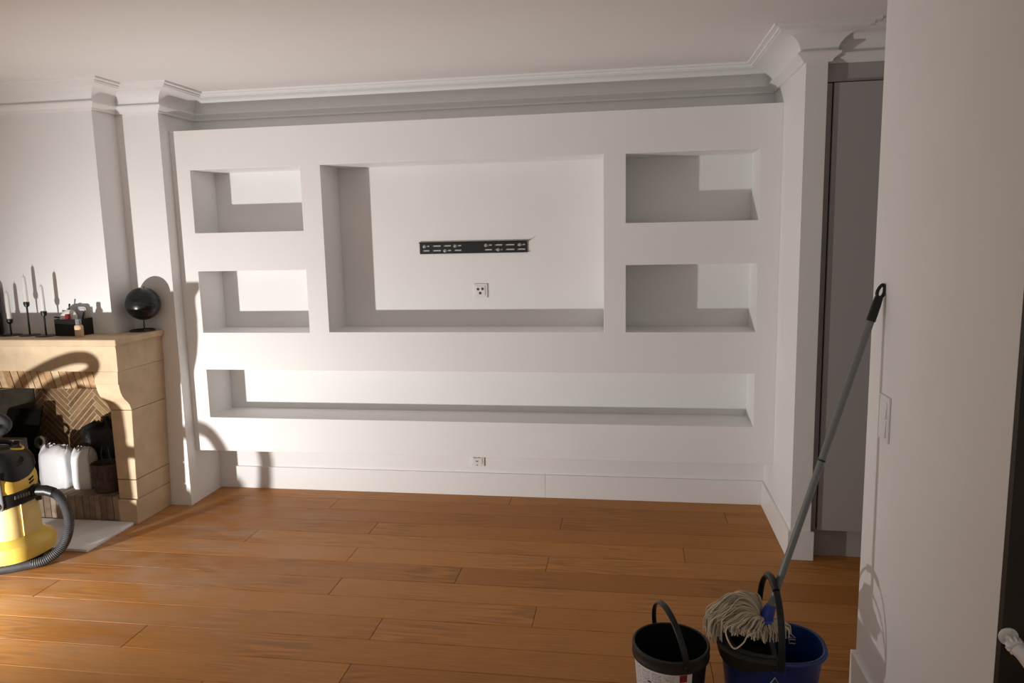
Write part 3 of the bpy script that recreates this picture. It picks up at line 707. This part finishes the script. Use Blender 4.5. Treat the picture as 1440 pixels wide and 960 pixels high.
# board, card box and tape roll on the left of the firebox
e = empty('leaning_board', (-1.09, -.305, ZS)); tag(e, 'dark board leaning in the fireplace behind the vacuum', 'board')
LM = Matrix.Rotation(-.40, 4, 'X')
bm = bmesh.new(); box(bm, -.12, .125, -.005, .005, 0.003, .49, mat=LM); obj('panel', bm, 'dark_board', e)
bm = bmesh.new(); box(bm, -.12, .125, -.010, -.005, .44, .475, mat=LM); obj('batten', bm, 'dark_board', e)
e = empty('cardboard_box', (-.985, -.358, ZS), .06); tag(e, 'grey cardboard box in the fireplace above the vacuum head', 'box')
bm = bmesh.new(); box(bm, -.082, .080, -.028, .028, 0, .325); obj('body', bm, 'grey_card', e, bevel=.002)
bm = bmesh.new(); box(bm, -.082, .080, -.0305, -.0285, .270, .323); obj('flap', bm, 'grey_card', e, bevel=.001)
bm = bmesh.new(); lathe(bm, [(.008, 0), (.008, .001)], 14, Matrix.Translation((-.005, -.0308, .305)) @ Matrix.Rotation(PI/2, 4, 'X')); obj('hand_hole', bm, 'dark_gap', e)
e = empty('tape_roll', (-.918, -.212, ZS)); tag(e, 'dark roll of tape standing behind the wider white sack in the fireplace', 'tape')
mt = Matrix.Translation((0, 0, .262)) @ Matrix.Rotation(PI/2-.25, 4, 'X')
bm = bmesh.new(); lathe(bm, [(.024, -.010), (.040, -.010), (.040, .010), (.024, .010), (.024, -.010)], 30, mt, cap=False); obj('roll', bm, 'tape', e, smooth=True)
bm = bmesh.new(); box(bm, -.024, .022, -.02, .02, 0, .224); obj('carton', bm, 'dark_board', e)

# ------------------------------------------------------------------ wet and dry vacuum cleaner
VX, VY = -.497, -.962
def D_(*a): return [math.radians(q) for q in a]
vc = empty('vacuum_cleaner', (VX, VY, 0)); tag(vc, 'dusty yellow and black workshop vacuum cleaner beside the fireplace', 'vacuum cleaner')
RZV = Matrix.Identity(4)
def vpart(name, bm, mat, parent=vc, **k):
    sc_ = .87 if name in ('base_skirt', 'underside', 'caster', 'caster_fork') else .79
    for v in bm.verts: v.co.x *= sc_; v.co.y *= sc_
    bmesh.ops.transform(bm, matrix=RZV, verts=bm.verts); return obj(name, bm, mat, parent, **k)
bm = bmesh.new(); loft(bm, [(.050, 0, 0, .205, .195, 2.6), (.058, 0, 0, .232, .218, 2.6), (.110, 0, 0, .236, .222, 2.6), (.135, 0, 0, .226, .214, 2.6), (.158, 0, 0, .190, .182, 2.6), (.166, 0, 0, .170, .163, 2.6)], 56)
vpart('base_skirt', bm, 'yellow', smooth=True)
bm = bmesh.new(); loft(bm, [(.165, 0, 0, .186, .180, 2.7), (.25, 0, 0, .184, .178, 2.7), (.345, 0, 0, .178, .172, 2.7), (.350, 0, 0, .174, .168, 2.7)], 56)
vpart('container', bm, 'yellow_dusty', smooth=True)
bm = bmesh.new(); loft(bm, [(.030, 0, 0, .19, .18, 2.6), (.051, 0, 0, .20, .19, 2.6)], 40); vpart('underside', bm, 'black_plastic')
for k in range(4):
    t = D_(22, 158, 238, 302)[k]
    c = (.155*math.cos(t), .155*math.sin(t))
    bm = bmesh.new(); lathe(bm, [(.020, -.009), (.024, -.006), (.024, .006), (.020, .009)], 20, Matrix.Translation((c[0], c[1], .0245)) @ Matrix.Rotation(PI/2, 4, 'X') @ Matrix.Rotation(.5*k, 4, 'Y')); wh = vpart('caster', bm, 'black_plastic', smooth=True)
    bm = bmesh.new(); box(bm, c[0]-.014, c[0]+.014, c[1]-.016, c[1]+.016, .030, .052); vpart('caster_fork', bm, 'steel' if k == 0 else 'black_plastic')
# crease on the container
bm = bmesh.new(); prism(bm, [(-.007, .168), (.007, .168), (.003, .342), (-.003, .342)], 'y', -.200, -.165)
for v in bm.verts: v.co.y *= 1-.03*(v.co.z-.168)/.17
bmesh.ops.transform(bm, matrix=Matrix.Rotation(math.radians(-17+90), 4, 'Z'), verts=bm.verts); vpart('rib', bm, 'yellow_dusty', bevel=.003)
bm = bmesh.new(); loft(bm, [(.332, 0, 0, .180, .174, 2.7), (.338, 0, 0, .190, .184, 2.7), (.392, 0, 0, .192, .186, 2.7), (.408, 0, 0, .184, .177, 2.7)], 56); vpart('collar', bm, 'black_plastic', smooth=True)
bm = bmesh.new(); loft(bm, [(.404, 0, 0, .184, .178, 2.8), (.425, 0, 0, .188, .182, 2.8), (.462, 0, 0, .186, .180, 2.8), (.490, 0, 0, .178, .172, 2.8)], 56); vpart('head_band', bm, 'yellow', smooth=True)
def head():
    bm = bmesh.new(); rings = []; n = 72
    for z, r, wv in ((.485, .180, 1), (.492, .187, 1), (.545, .182, .35), (.580, .166, .0), (.604, .140, 0), (.614, .105, 0)):
        ring = []
        for i in range(n):
            t = 2*PI*i/n; c_, s_ = math.cos(t), math.sin(t)
            dip = wv*(.026*math.cos(3*(t-math.radians(-12)))+.006)
            ring.append(bm.verts.new((r*math.copysign(abs(c_)**.74, c_), r*.97*math.copysign(abs(s_)**.74, s_), z-dip)))
        rings.append(ring)
    for a, b_ in zip(rings, rings[1:]):
        for i in range(n): bm.faces.new((a[i], a[(i+1) % n], b_[(i+1) % n], b_[i]))
    bm.faces.new(rings[0]); bm.faces.new(rings[-1]); return bm
vpart('motor_head', head(), 'black_plastic', smooth=True)
def face(a): return Matrix.Rotation(math.radians(a+90), 4, 'Z')
def put(name, bm, mat, a, **k):
    bmesh.ops.transform(bm, matrix=face(a), verts=bm.verts); return vpart(name, bm, mat, **k)
# grip opening in the head, cooling slots, yellow ring on top, fold-down handle
bm = bmesh.new(); tube(bm, [(.050*math.cos(t), -.166+.012*math.sin(t), .562+.022*math.sin(t)) for t in [2*PI*i/28 for i in range(29)]], .007, 8, cap=False); put('grip', bm, 'black_plastic', -12, smooth=True)
bm = bmesh.new(); loft(bm, [(-.003, 0, 0, .042, .015, 2), (.003, 0, 0, .042, .015, 2)], 28)
bmesh.ops.transform(bm, matrix=Matrix.Translation((0, -.170, .562)) @ Matrix.Rotation(1.05, 4, 'X'), verts=bm.verts); put('grip_recess', bm, 'dark_gap', -12)
for i in range(6):
    bm = bmesh.new(); box(bm, -.048+i*.018, -.038+i*.018, -.199, -.180, .372, .390); put('vent_slot', bm, 'grey_metal', -14)
for i in range(2):
    bm = bmesh.new(); prism(bm, [(-.022, .425+i*.018), (.022, .434+i*.018), (.022, .442+i*.018), (-.022, .433+i*.018)], 'y', -.196, -.165); put('vent_slot', bm, 'dark_gap', 14)
bm = bmesh.new(); tube(bm, spline([(-.02, -.10, .612), (.0, -.125, .606), (.03, -.138, .600), (.065, -.128, .602), (.085, -.10, .608)], 6), .009, 8); put('trim_ring', bm, 'yellow', 10, smooth=True)
bm = bmesh.new(); prism(bm, [(-.03, .606), (.07, .606), (.085, .640), (.06, .622), (-.01, .616)], 'y', -.105, -.060); put('cable_hook', bm, 'black_plastic', 12, bevel=.004)
bm = bmesh.new(); tube(bm, spline([(-.06, .0, .606), (-.062, .02, .628), (-.03, .04, .640), (.04, .04, .640), (.08, .03, .628), (.08, .01, .606)], 7), .013, 10); put('carry_handle', bm, 'black_plastic', -45, smooth=True)
# closing latches
for a_, mt_ in ((-55, 'latch_grey'), (36, 'black_plastic'), (135, 'latch_grey')):
    bm = bmesh.new(); prism(bm, [(-.030, .325), (.030, .325), (.036, .36), (.030, .52), (-.030, .52), (-.036, .36)] if mt_ != 'black_plastic' else [(-.035, .318), (.035, .300), (.040, .345), (.035, .395), (-.035, .395), (-.040, .345)], 'y', -.214, -.175)
    la = put('latch', bm, mt_, a_, bevel=.006)
    if mt_ != 'black_plastic':
        bm = bmesh.new(); lathe(bm, [(.018, 0), (.018, .006), (.010, .008)], 20, face(a_) @ Matrix.Translation((0, -.214, .352)) @ Matrix.Rotation(PI/2, 4, 'X')); vpart('latch_pivot', bm, 'steel', parent=la, smooth=True)
# hose: out of the socket, round to the floor, along the front and up into a loop over the head
def rel(p): return (p[0]-VX, p[1]-VY, p[2])
bm = bmesh.new(); tube(bm, [rel(p) for p in ((-.41, -.935, .378), (-.36, -.92, .380), (-.335, -.915, .380))], .034, 20); o = obj('hose_socket', bm, 'black_plastic', vc, smooth=True)
bm = bmesh.new(); tube(bm, [rel(p) for p in ((-.345, -.918, .380), (-.29, -.905, .378), (-.25, -.900, .365))], .027, 20); o = obj('hose_cuff', bm, 'black_plastic', vc, smooth=True)
hp = [(-.262, -.902, .370), (-.225, -.898, .345), (-.185, -.900, .275), (-.172, -.912, .185), (-.195, -.945, .090), (-.255, -1.000, .036), (-.345, -1.060, .026), (-.46, -1.130, .026), (-.62, -1.215, .026), (-.80, -1.24, .026), (-.96, -1.16, .05), (-1.02, -1.03, .18), (-.98, -.99, .36), (-.90, -.98, .52), (-.78, -.985, .66), (-.62, -.995, .745), (-.50, -1.0, .785), (-.42, -1.0, .79), (-.385, -1.0, .765), (-.40, -1.0, .735), (-.46, -1.0, .705), (-.56, -1.0, .668), (-.66, -1.0, .63), (-.74, -1.0, .58)]
sp = spline([rel(p) for p in hp], 22)
bm = bmesh.new(); nseg = len(sp)
cnt_ = [0]
def hr(t):
    i = round(t*(nseg-1)); return .0255 if i % 2 else .0225
tube(bm, sp, hr, 14); obj('hose', bm, 'hose', vc, smooth=True, ang=60)

# ------------------------------------------------------------------ buckets and mop
KX, KY, KH = 2.876, -1.815, .27
bk = empty('paint_bucket', (KX, KY, 0)); tag(bk, 'black plastic paint bucket with paper label standing left of the blue bucket', 'bucket')
R1, R0 = .124, .104
def rk(z): return R0+(R1-R0)*z/KH
bm = bmesh.new(); lathe(bm, [(R0-.004, 0), (R0, .004), (rk(.236), .236), (rk(.25), .268), (rk(.25)-.003, .270), (rk(.236)-.004, .236), (R0-.004, .008), (.002, .006)], 56); obj('body', bm, 'black_plastic', bk, smooth=True)
bm = bmesh.new(); lathe(bm, [(R1-.003, .226), (R1+.005, .228), (R1+.0065, .236), (R1+.005, .241), (R1+.005, .258), (R1+.0065, .262), (R1+.0055, .270), (R1+.001, .2725), (R1-.003, .270)], 56, cap=False); obj('rim', bm, 'black_dusty', bk, smooth=True)
# label: a curved strip of paper with print
def label_mat():
    m, nt, b = nb('bucket_label'); N = nt.nodes; L = nt.links
    tc = N.new('ShaderNodeTexCoord'); mp = N.new('ShaderNodeMapping'); mp.inputs['Scale'].default_value = (90, 90, 260); L.new(tc.outputs['Object'], mp.inputs['Vector'])
    n = N.new('ShaderNodeTexNoise'); n.inputs['Scale'].default_value = 1.2; n.inputs['Detail'].default_value = 2; L.new(mp.outputs[0], n.inputs['Vector'])
    r = N.new('ShaderNodeValToRGB'); r.color_ramp.elements[0].position = .40; r.color_ramp.elements[0].color = (.42, .41, .41, 1); r.color_ramp.elements[1].position = .56; r.color_ramp.elements[1].color = (.72, .70, .69, 1)
    L.new(n.outputs['Fac'], r.inputs['Fac']); L.new(r.outputs['Color'], b.inputs['Base Color']); b.inputs['Roughness'].default_value = .55; return m
M['label'] = label_mat()
M['label_gap'] = plain('label_plain', (.74, .72, .71), .55); M['label_red'] = plain('label_red', (.22, .012, .012), .55); M['ink'] = plain('ink', (.02, .02, .02), .6)
def wrap(name, t0, t1, z0, z1, lift, mat, parent, n=10):
    bm = bmesh.new(); cols = []
    for i in range(n+1):
        t = t0+(t1-t0)*i/n
        cols.append([bm.verts.new(((rk(z)+l)*math.cos(t), (rk(z)+l)*math.sin(t), z)) for z, l in ((z0, lift), (z1, lift), (z1, lift-.0006), (z0, lift-.0006))])
    for a, b_ in zip(cols, cols[1:]):
        for k in range(4): bm.faces.new((a[k], a[(k+1) % 4], b_[(k+1) % 4], b_[k]))
    bm.faces.new(cols[0]); bm.faces.new(cols[-1])
    return obj(name, bm, mat, parent, smooth=True, ang=50)
D = math.radians
lab = wrap('label', D(170), D(302), .04, .224, .0010, 'label_gap', bk, 30)
for a in range(176, 276, 20): wrap('text_column', D(a), D(a+17), .05, .216, .0014, 'label', lab, 6)
wrap('red_mark', D(281), D(293), .196, .222, .0016, 'label_red', lab, 4)
wrap('ink_mark', D(229), D(235), .176, .181, .0020, 'ink', lab, 3)
# bail
bd = Vector((.36, -.93, 0)).normalized()
pts = []
for i in range(41):
    t = PI*i/40; p = bd*(R1+.008)*math.cos(t) + Vector((0, 0, 1))*(.250+.150*math.sin(t)) + Vector((-.022, -.0, 0))*math.sin(t)
    pts.append(p)
bm = bmesh.new(); tube(bm, pts, .0085, 12, flat=(1.2, .45)); obj('bail_handle', bm, 'black_plastic', bk, smooth=True)
for s in (1, -1):
    mt = Matrix.Translation(bd*s*(R1+.003)+Vector((0, 0, .250))) @ (bd*s).to_track_quat('Z', 'Y').to_matrix().to_4x4()
    bm = bmesh.new(); lathe(bm, [(.012, 0), (.012, .006), (.008, .010)], 18, mt); obj('bail_pivot', bm, 'black_plastic', bk, smooth=True)

UX, UY, UH = 3.212, -1.765, .272
ub = empty('mop_bucket', (UX, UY, 0), -.06); tag(ub, 'oval blue mop bucket with upright black handle beside the right wall', 'bucket')
def us(z, k=0): # section at height
    s = .80+.20*z/UH; return (z, 0, 0, .168*s-k, .132*s-k, 2.5)
bm = bmesh.new(); loft(bm, [us(0, .004), us(.006), us(.245), us(.258, -.004), us(.270, -.004), us(.272, -.001), us(.270, .003), us(.245, .005), us(.010, .006)], 64); obj('body', bm, 'blue', ub, smooth=True)
bm = bmesh.new()
sec = us(.262)
pts = []
for i in range(65):
    t = 2*PI*i/64; c_, s_ = math.cos(t), math.sin(t)
    pts.append(((.174)*math.copysign(abs(c_)**.8, c_), (.138)*math.copysign(abs(s_)**.8, s_), .264))
tube(bm, pts, .006, 8, cap=False); obj('rim', bm, 'blue', ub, smooth=True)
# wringer basket over the left half
def wr_outline(k):
    out = []
    for i in range(33):
        t = PI/2+PI*i/32; c_, s_ = math.cos(t), math.sin(t)
        out.append(((.163-k)*math.copysign(abs(c_)**.8, c_)-.0, (.127-k)*math.copysign(abs(s_)**.8, s_)))
    return out
bm = bmesh.new(); o_ = wr_outline(0); i_ = wr_outline(.030); n = len(o_)
vt = [[bm.verts.new((p[0], p[1], z)) for p in q] for q, z in ((o_, .262), (o_, .277), (i_, .272), (i_, .200))]
for a, b_ in zip(vt, vt[1:]):
    for k in range(n-1): bm.faces.new((a[k], a[k+1], b_[k+1], b_[k]))
bm.faces.new([v for v in vt[3]])
wr = obj('wringer', bm, 'wringer', ub, smooth=True)
md = wr.modifiers.new('thickness', 'SOLIDIFY'); md.thickness = .003
bm = bmesh.new(); box(bm, -.006, .012, -.120, .120, .200, .270); obj('wringer_bar', bm, 'wringer', ub, bevel=.004)
# skirt of the wringer hanging over the front rim
bm = bmesh.new(); cols = []
for i in range(17):
    t = PI+.15+(PI/2-.05)*i/16; c_, s_ = math.cos(t), math.sin(t)
    x_, y_ = math.copysign(abs(c_)**.8, c_), math.copysign(abs(s_)**.8, s_)
    drop = .040*math.sin(PI*min(1, (i+1)/17))**.7
    cols.append([bm.verts.new((.176*x_, .140*y_, .274)), bm.verts.new((.182*x_, .146*y_, .266)), bm.verts.new((.178*x_, .143*y_, .262-drop)), bm.verts.new((.175*x_, .140*y_, .262-drop)), bm.verts.new((.166*x_, .130*y_, .276))])
for a, b_ in zip(cols, cols[1:]):
    for k in range(5): bm.faces.new((a[k], a[(k+1) % 5], b_[(k+1) % 5], b_[k]))
bm.faces.new(cols[0]); bm.faces.new(cols[-1]); obj('wringer_lip', bm, 'wringer', ub, smooth=True)
# handle
pts = []
for i in range(41):
    t = PI*i/40; pts.append((-.004+.020*math.cos(t)+.002*math.sin(t), -.150*math.cos(t), .248+.243*math.sin(t)**.75))
bm = bmesh.new(); tube(bm, pts, .0085, 12, flat=(1.3, .6)); obj('bail_handle', bm, 'black_plastic', ub, smooth=True)
bm = bmesh.new(); tube(bm, pts[15:26], .0125, 12); obj('grip', bm, 'black_plastic', ub, smooth=True)
for s in (-1, 1):
    bm = bmesh.new(); box(bm, -.004-s*.020-.016, -.004-s*.020+.016, s*.139-.008, s*.139+.008, .232, .262); obj('handle_lug', bm, 'blue', ub, bevel=.005)
# white pictograms: triangle on the front, mark inside
M['print'] = plain('white_print', (.55, .55, .55), .6)
def strokes(name, segs, r_, parent, mat='print'):
    bm = bmesh.new()
    for s in segs: tube(bm, s, r_, 6)
    return obj(name, bm, mat, parent)
yf = -.1325
def fy(z): return -(.132*(.80+.20*z/UH)) - .0008
strokes('triangle_mark', [[(-.016, fy(.185), .185), (.0, fy(.212), .212), (.016, fy(.185), .185), (-.016, fy(.185), .185)]], .0022, ub)
yi = lambda z: (.132*(.80+.20*z/UH)-.006)*.895-.002
strokes('inner_mark', [[(.074, yi(.247), .247), (.096, yi(.228), .228), (.076, yi(.228), .228)], [(.076, yi(.221), .221), (.097, yi(.221), .221), (.097, yi(.207), .207), (.076, yi(.207), .207), (.076, yi(.221), .221)]], .0022, ub)
strokes('moulded_mark', [[(-.008, fy(.242), .242), (.010, fy(.240), .240)], [(-.008, fy(.232), .232), (.008, fy(.228), .228)]], .0012, ub, 'grey_metal')

mp_ = empty('mop', (3.193, -1.768, .343)); tag(mp_, 'string mop with grey metal handle leaning against the right wall', 'mop')
MO = Vector((3.193, -1.768, .343)); TOP = Vector((3.530, -1.709, 1.462)); hd = (TOP-MO).normalized(); Lh = (TOP-MO).length
bm = bmesh.new(); tube(bm, [hd*.03, hd*(Lh-.095)], .0118, 18); hn = obj('handle', bm, 'grey_metal', mp_, smooth=True)
bm = bmesh.new(); tube(bm, [hd*.58, hd*.586], .0124, 18); obj('joint_ring', bm, 'black_plastic', hn, smooth=True)
# hanging cap with its eye
capm = Matrix.Translation(hd*(Lh-.090)) @ hd.to_track_quat('Z', 'Y').to_matrix().to_4x4()
bm = bmesh.new()
tube(bm, [hd*(Lh-.110), hd*(Lh-.06), hd*(Lh-.032), hd*(Lh-.026)], lambda t: .0145-.004*t*t, 18)
cap = obj('hanging_cap', bm, 'black_plastic', mp_, smooth=True)
side_v = hd.cross(Vector((0, 1, 0))).normalized()
bm = bmesh.new(); cc = hd*(Lh-.010)
tube(bm, [cc + side_v*((.0100-.0025*math.sin(t))*math.cos(t)) + hd*(.021*math.sin(t)) for t in [2*PI*i/28 for i in range(29)]], .0055, 8, cap=False); obj('hanging_eye', bm, 'black_plastic', cap, smooth=True)
bm = bmesh.new(); tube(bm, [hd*-.012, hd*.004, hd*.010, hd*.055, hd*.058], lambda t: (.036, .034, .023, .0175, .0150)[round(t*4)], 20); sk = obj('yarn_socket', bm, 'blue_clip', mp_, smooth=True)
bm = bmesh.new(); box(bm, -.044, -.016, -.014, .014, -.006, .018); obj('socket_tab', bm, 'blue_clip', sk, bevel=.004)
# cotton strands: thrown over to the left and hanging over the wringer
rnd = random.Random(5)
bm = bmesh.new()
tones = []
for k in range(700):
    nf0 = len(bm.faces); tn = rnd.uniform(.55, 1.15)
    u = rnd.random()
    if u < .76:      # the big tuft combed over to the left
        az = PI + max(-1.25, min(1.15, rnd.gauss(-.05, .62))); f_ = abs(math.sin(az-PI))
        reach = rnd.uniform(.15, .205)*(1-.30*f_); lay = rnd.random()
        hgt = .010+.090*lay*(1-.25*f_); drop = rnd.uniform(.02, .09)*(1-.6*f_)
        if az > PI+.2: hgt *= .50; reach *= .80; drop *= .5
    else:            # short ends around the socket and towards the bucket
        az = rnd.uniform(-PI*.95, .7); reach = rnd.uniform(.035, .080); hgt = rnd.uniform(0, .012); drop = rnd.uniform(.02, .05)
    dx, dy = math.cos(az), math.sin(az)*.85; tw = rnd.uniform(-.012, .012)
    px_, py_ = -dy, dx
    ph = rnd.uniform(0, 6); amp = rnd.uniform(.0005, .0035)
    P_ = [(.014*dx, .014*dy, -.014)]
    for s, hh in ((.18, .55), (.40, .95), (.62, 1.0), (.82, .62)):
        j = amp*math.sin(ph+s*9)
        P_.append((reach*s*dx+px_*(tw*s+j), reach*s*dy+py_*(tw*s+j), hgt*hh+j*.5-.010))
    P_.append((reach*1.0*dx+px_*tw, reach*dy+py_*tw, hgt*.30-drop*.35))
    P_.append((reach*(1.0+rnd.uniform(-.06, .05))*dx+px_*tw*1.1, reach*dy+py_*tw*1.1, hgt*.05-drop))
    tube(bm, spline(P_, 3), .0021, 5); tones += [tn]*(len(bm.faces)-nf0)
# the loose loop in front
tube(bm, spline([(-.10, -.05, .012), (-.138, -.085, .010), (-.142, -.122, -.002), (-.122, -.145, -.026), (-.092, -.135, -.010), (-.074, -.112, .004), (-.03, -.07, -.002)], 5), .0026, 6)
tones += [1.0]*(len(bm.faces)-len(tones))
ya_ = obj('yarn', bm, 'yarn', mp_, smooth=True); ya_['kind'] = 'stuff'
at_ = ya_.data.attributes.new('strand_tone', 'FLOAT', 'FACE'); at_.data.foreach_set('value', tones)

# ------------------------------------------------------------------ the work light itself
wl = empty('work_light', (LAMP.x, LAMP.y, 0)); tag(wl, 'black floodlight on a low stand on the floor left of the picture', 'work light')
lamp_light.parent = wl; lamp_light.location = (0, 0, LAMP.z)
ad = Vector((LAMP_AIM.x, LAMP_AIM.y, LAMP_AIM.z)); qm = ad.to_track_quat('Y', 'Z').to_matrix().to_4x4()
hm = Matrix.Translation(Vector((0, 0, LAMP.z))-ad*.034) @ qm
bm = bmesh.new(); box(bm, -.075, .075, -.04, -.004, -.06, .06, mat=hm); obj('housing', bm, 'black_plastic', wl, bevel=.006)
bm = bmesh.new(); box(bm, -.060, .060, -.004, -.001, -.045, .045, mat=hm); obj('lens', bm, 'lens', wl)
for i in range(7):
    bm = bmesh.new(); box(bm, -.06+i*.02-.002, -.06+i*.02+.002, -.060, -.04, -.05, .05, mat=hm); obj('cooling_fin', bm, 'black_plastic', wl)
base = -Vector((ad.x, ad.y, 0)).normalized()*.06
for s in (-1, 1):
    sv = Vector((-ad.y, ad.x, 0)).normalized()*s*.085
    bm = bmesh.new(); tube(bm, [base+sv+Vector((0, 0, LAMP.z-.01)), base+sv+Vector((0, 0, .012)), base+sv+Vector((-ad.x, -ad.y, 0))*.12+Vector((0, 0, .012))], .008, 10); obj('stand_leg', bm, 'yellow', wl, smooth=True)
    bm = bmesh.new(); tube(bm, [base+sv*.85+Vector((0, 0, LAMP.z-.012)), base+sv*1.1+Vector((0, 0, LAMP.z-.012))], .012, 12); obj('tilt_knob', bm, 'black_plastic', wl)
bm = bmesh.new(); tube(bm, [base+Vector((-ad.y, ad.x, 0)).normalized()*.085*s+Vector((0, 0, .012)) for s in (-1, 1)], .008, 10); obj('crossbar', bm, 'yellow', wl)
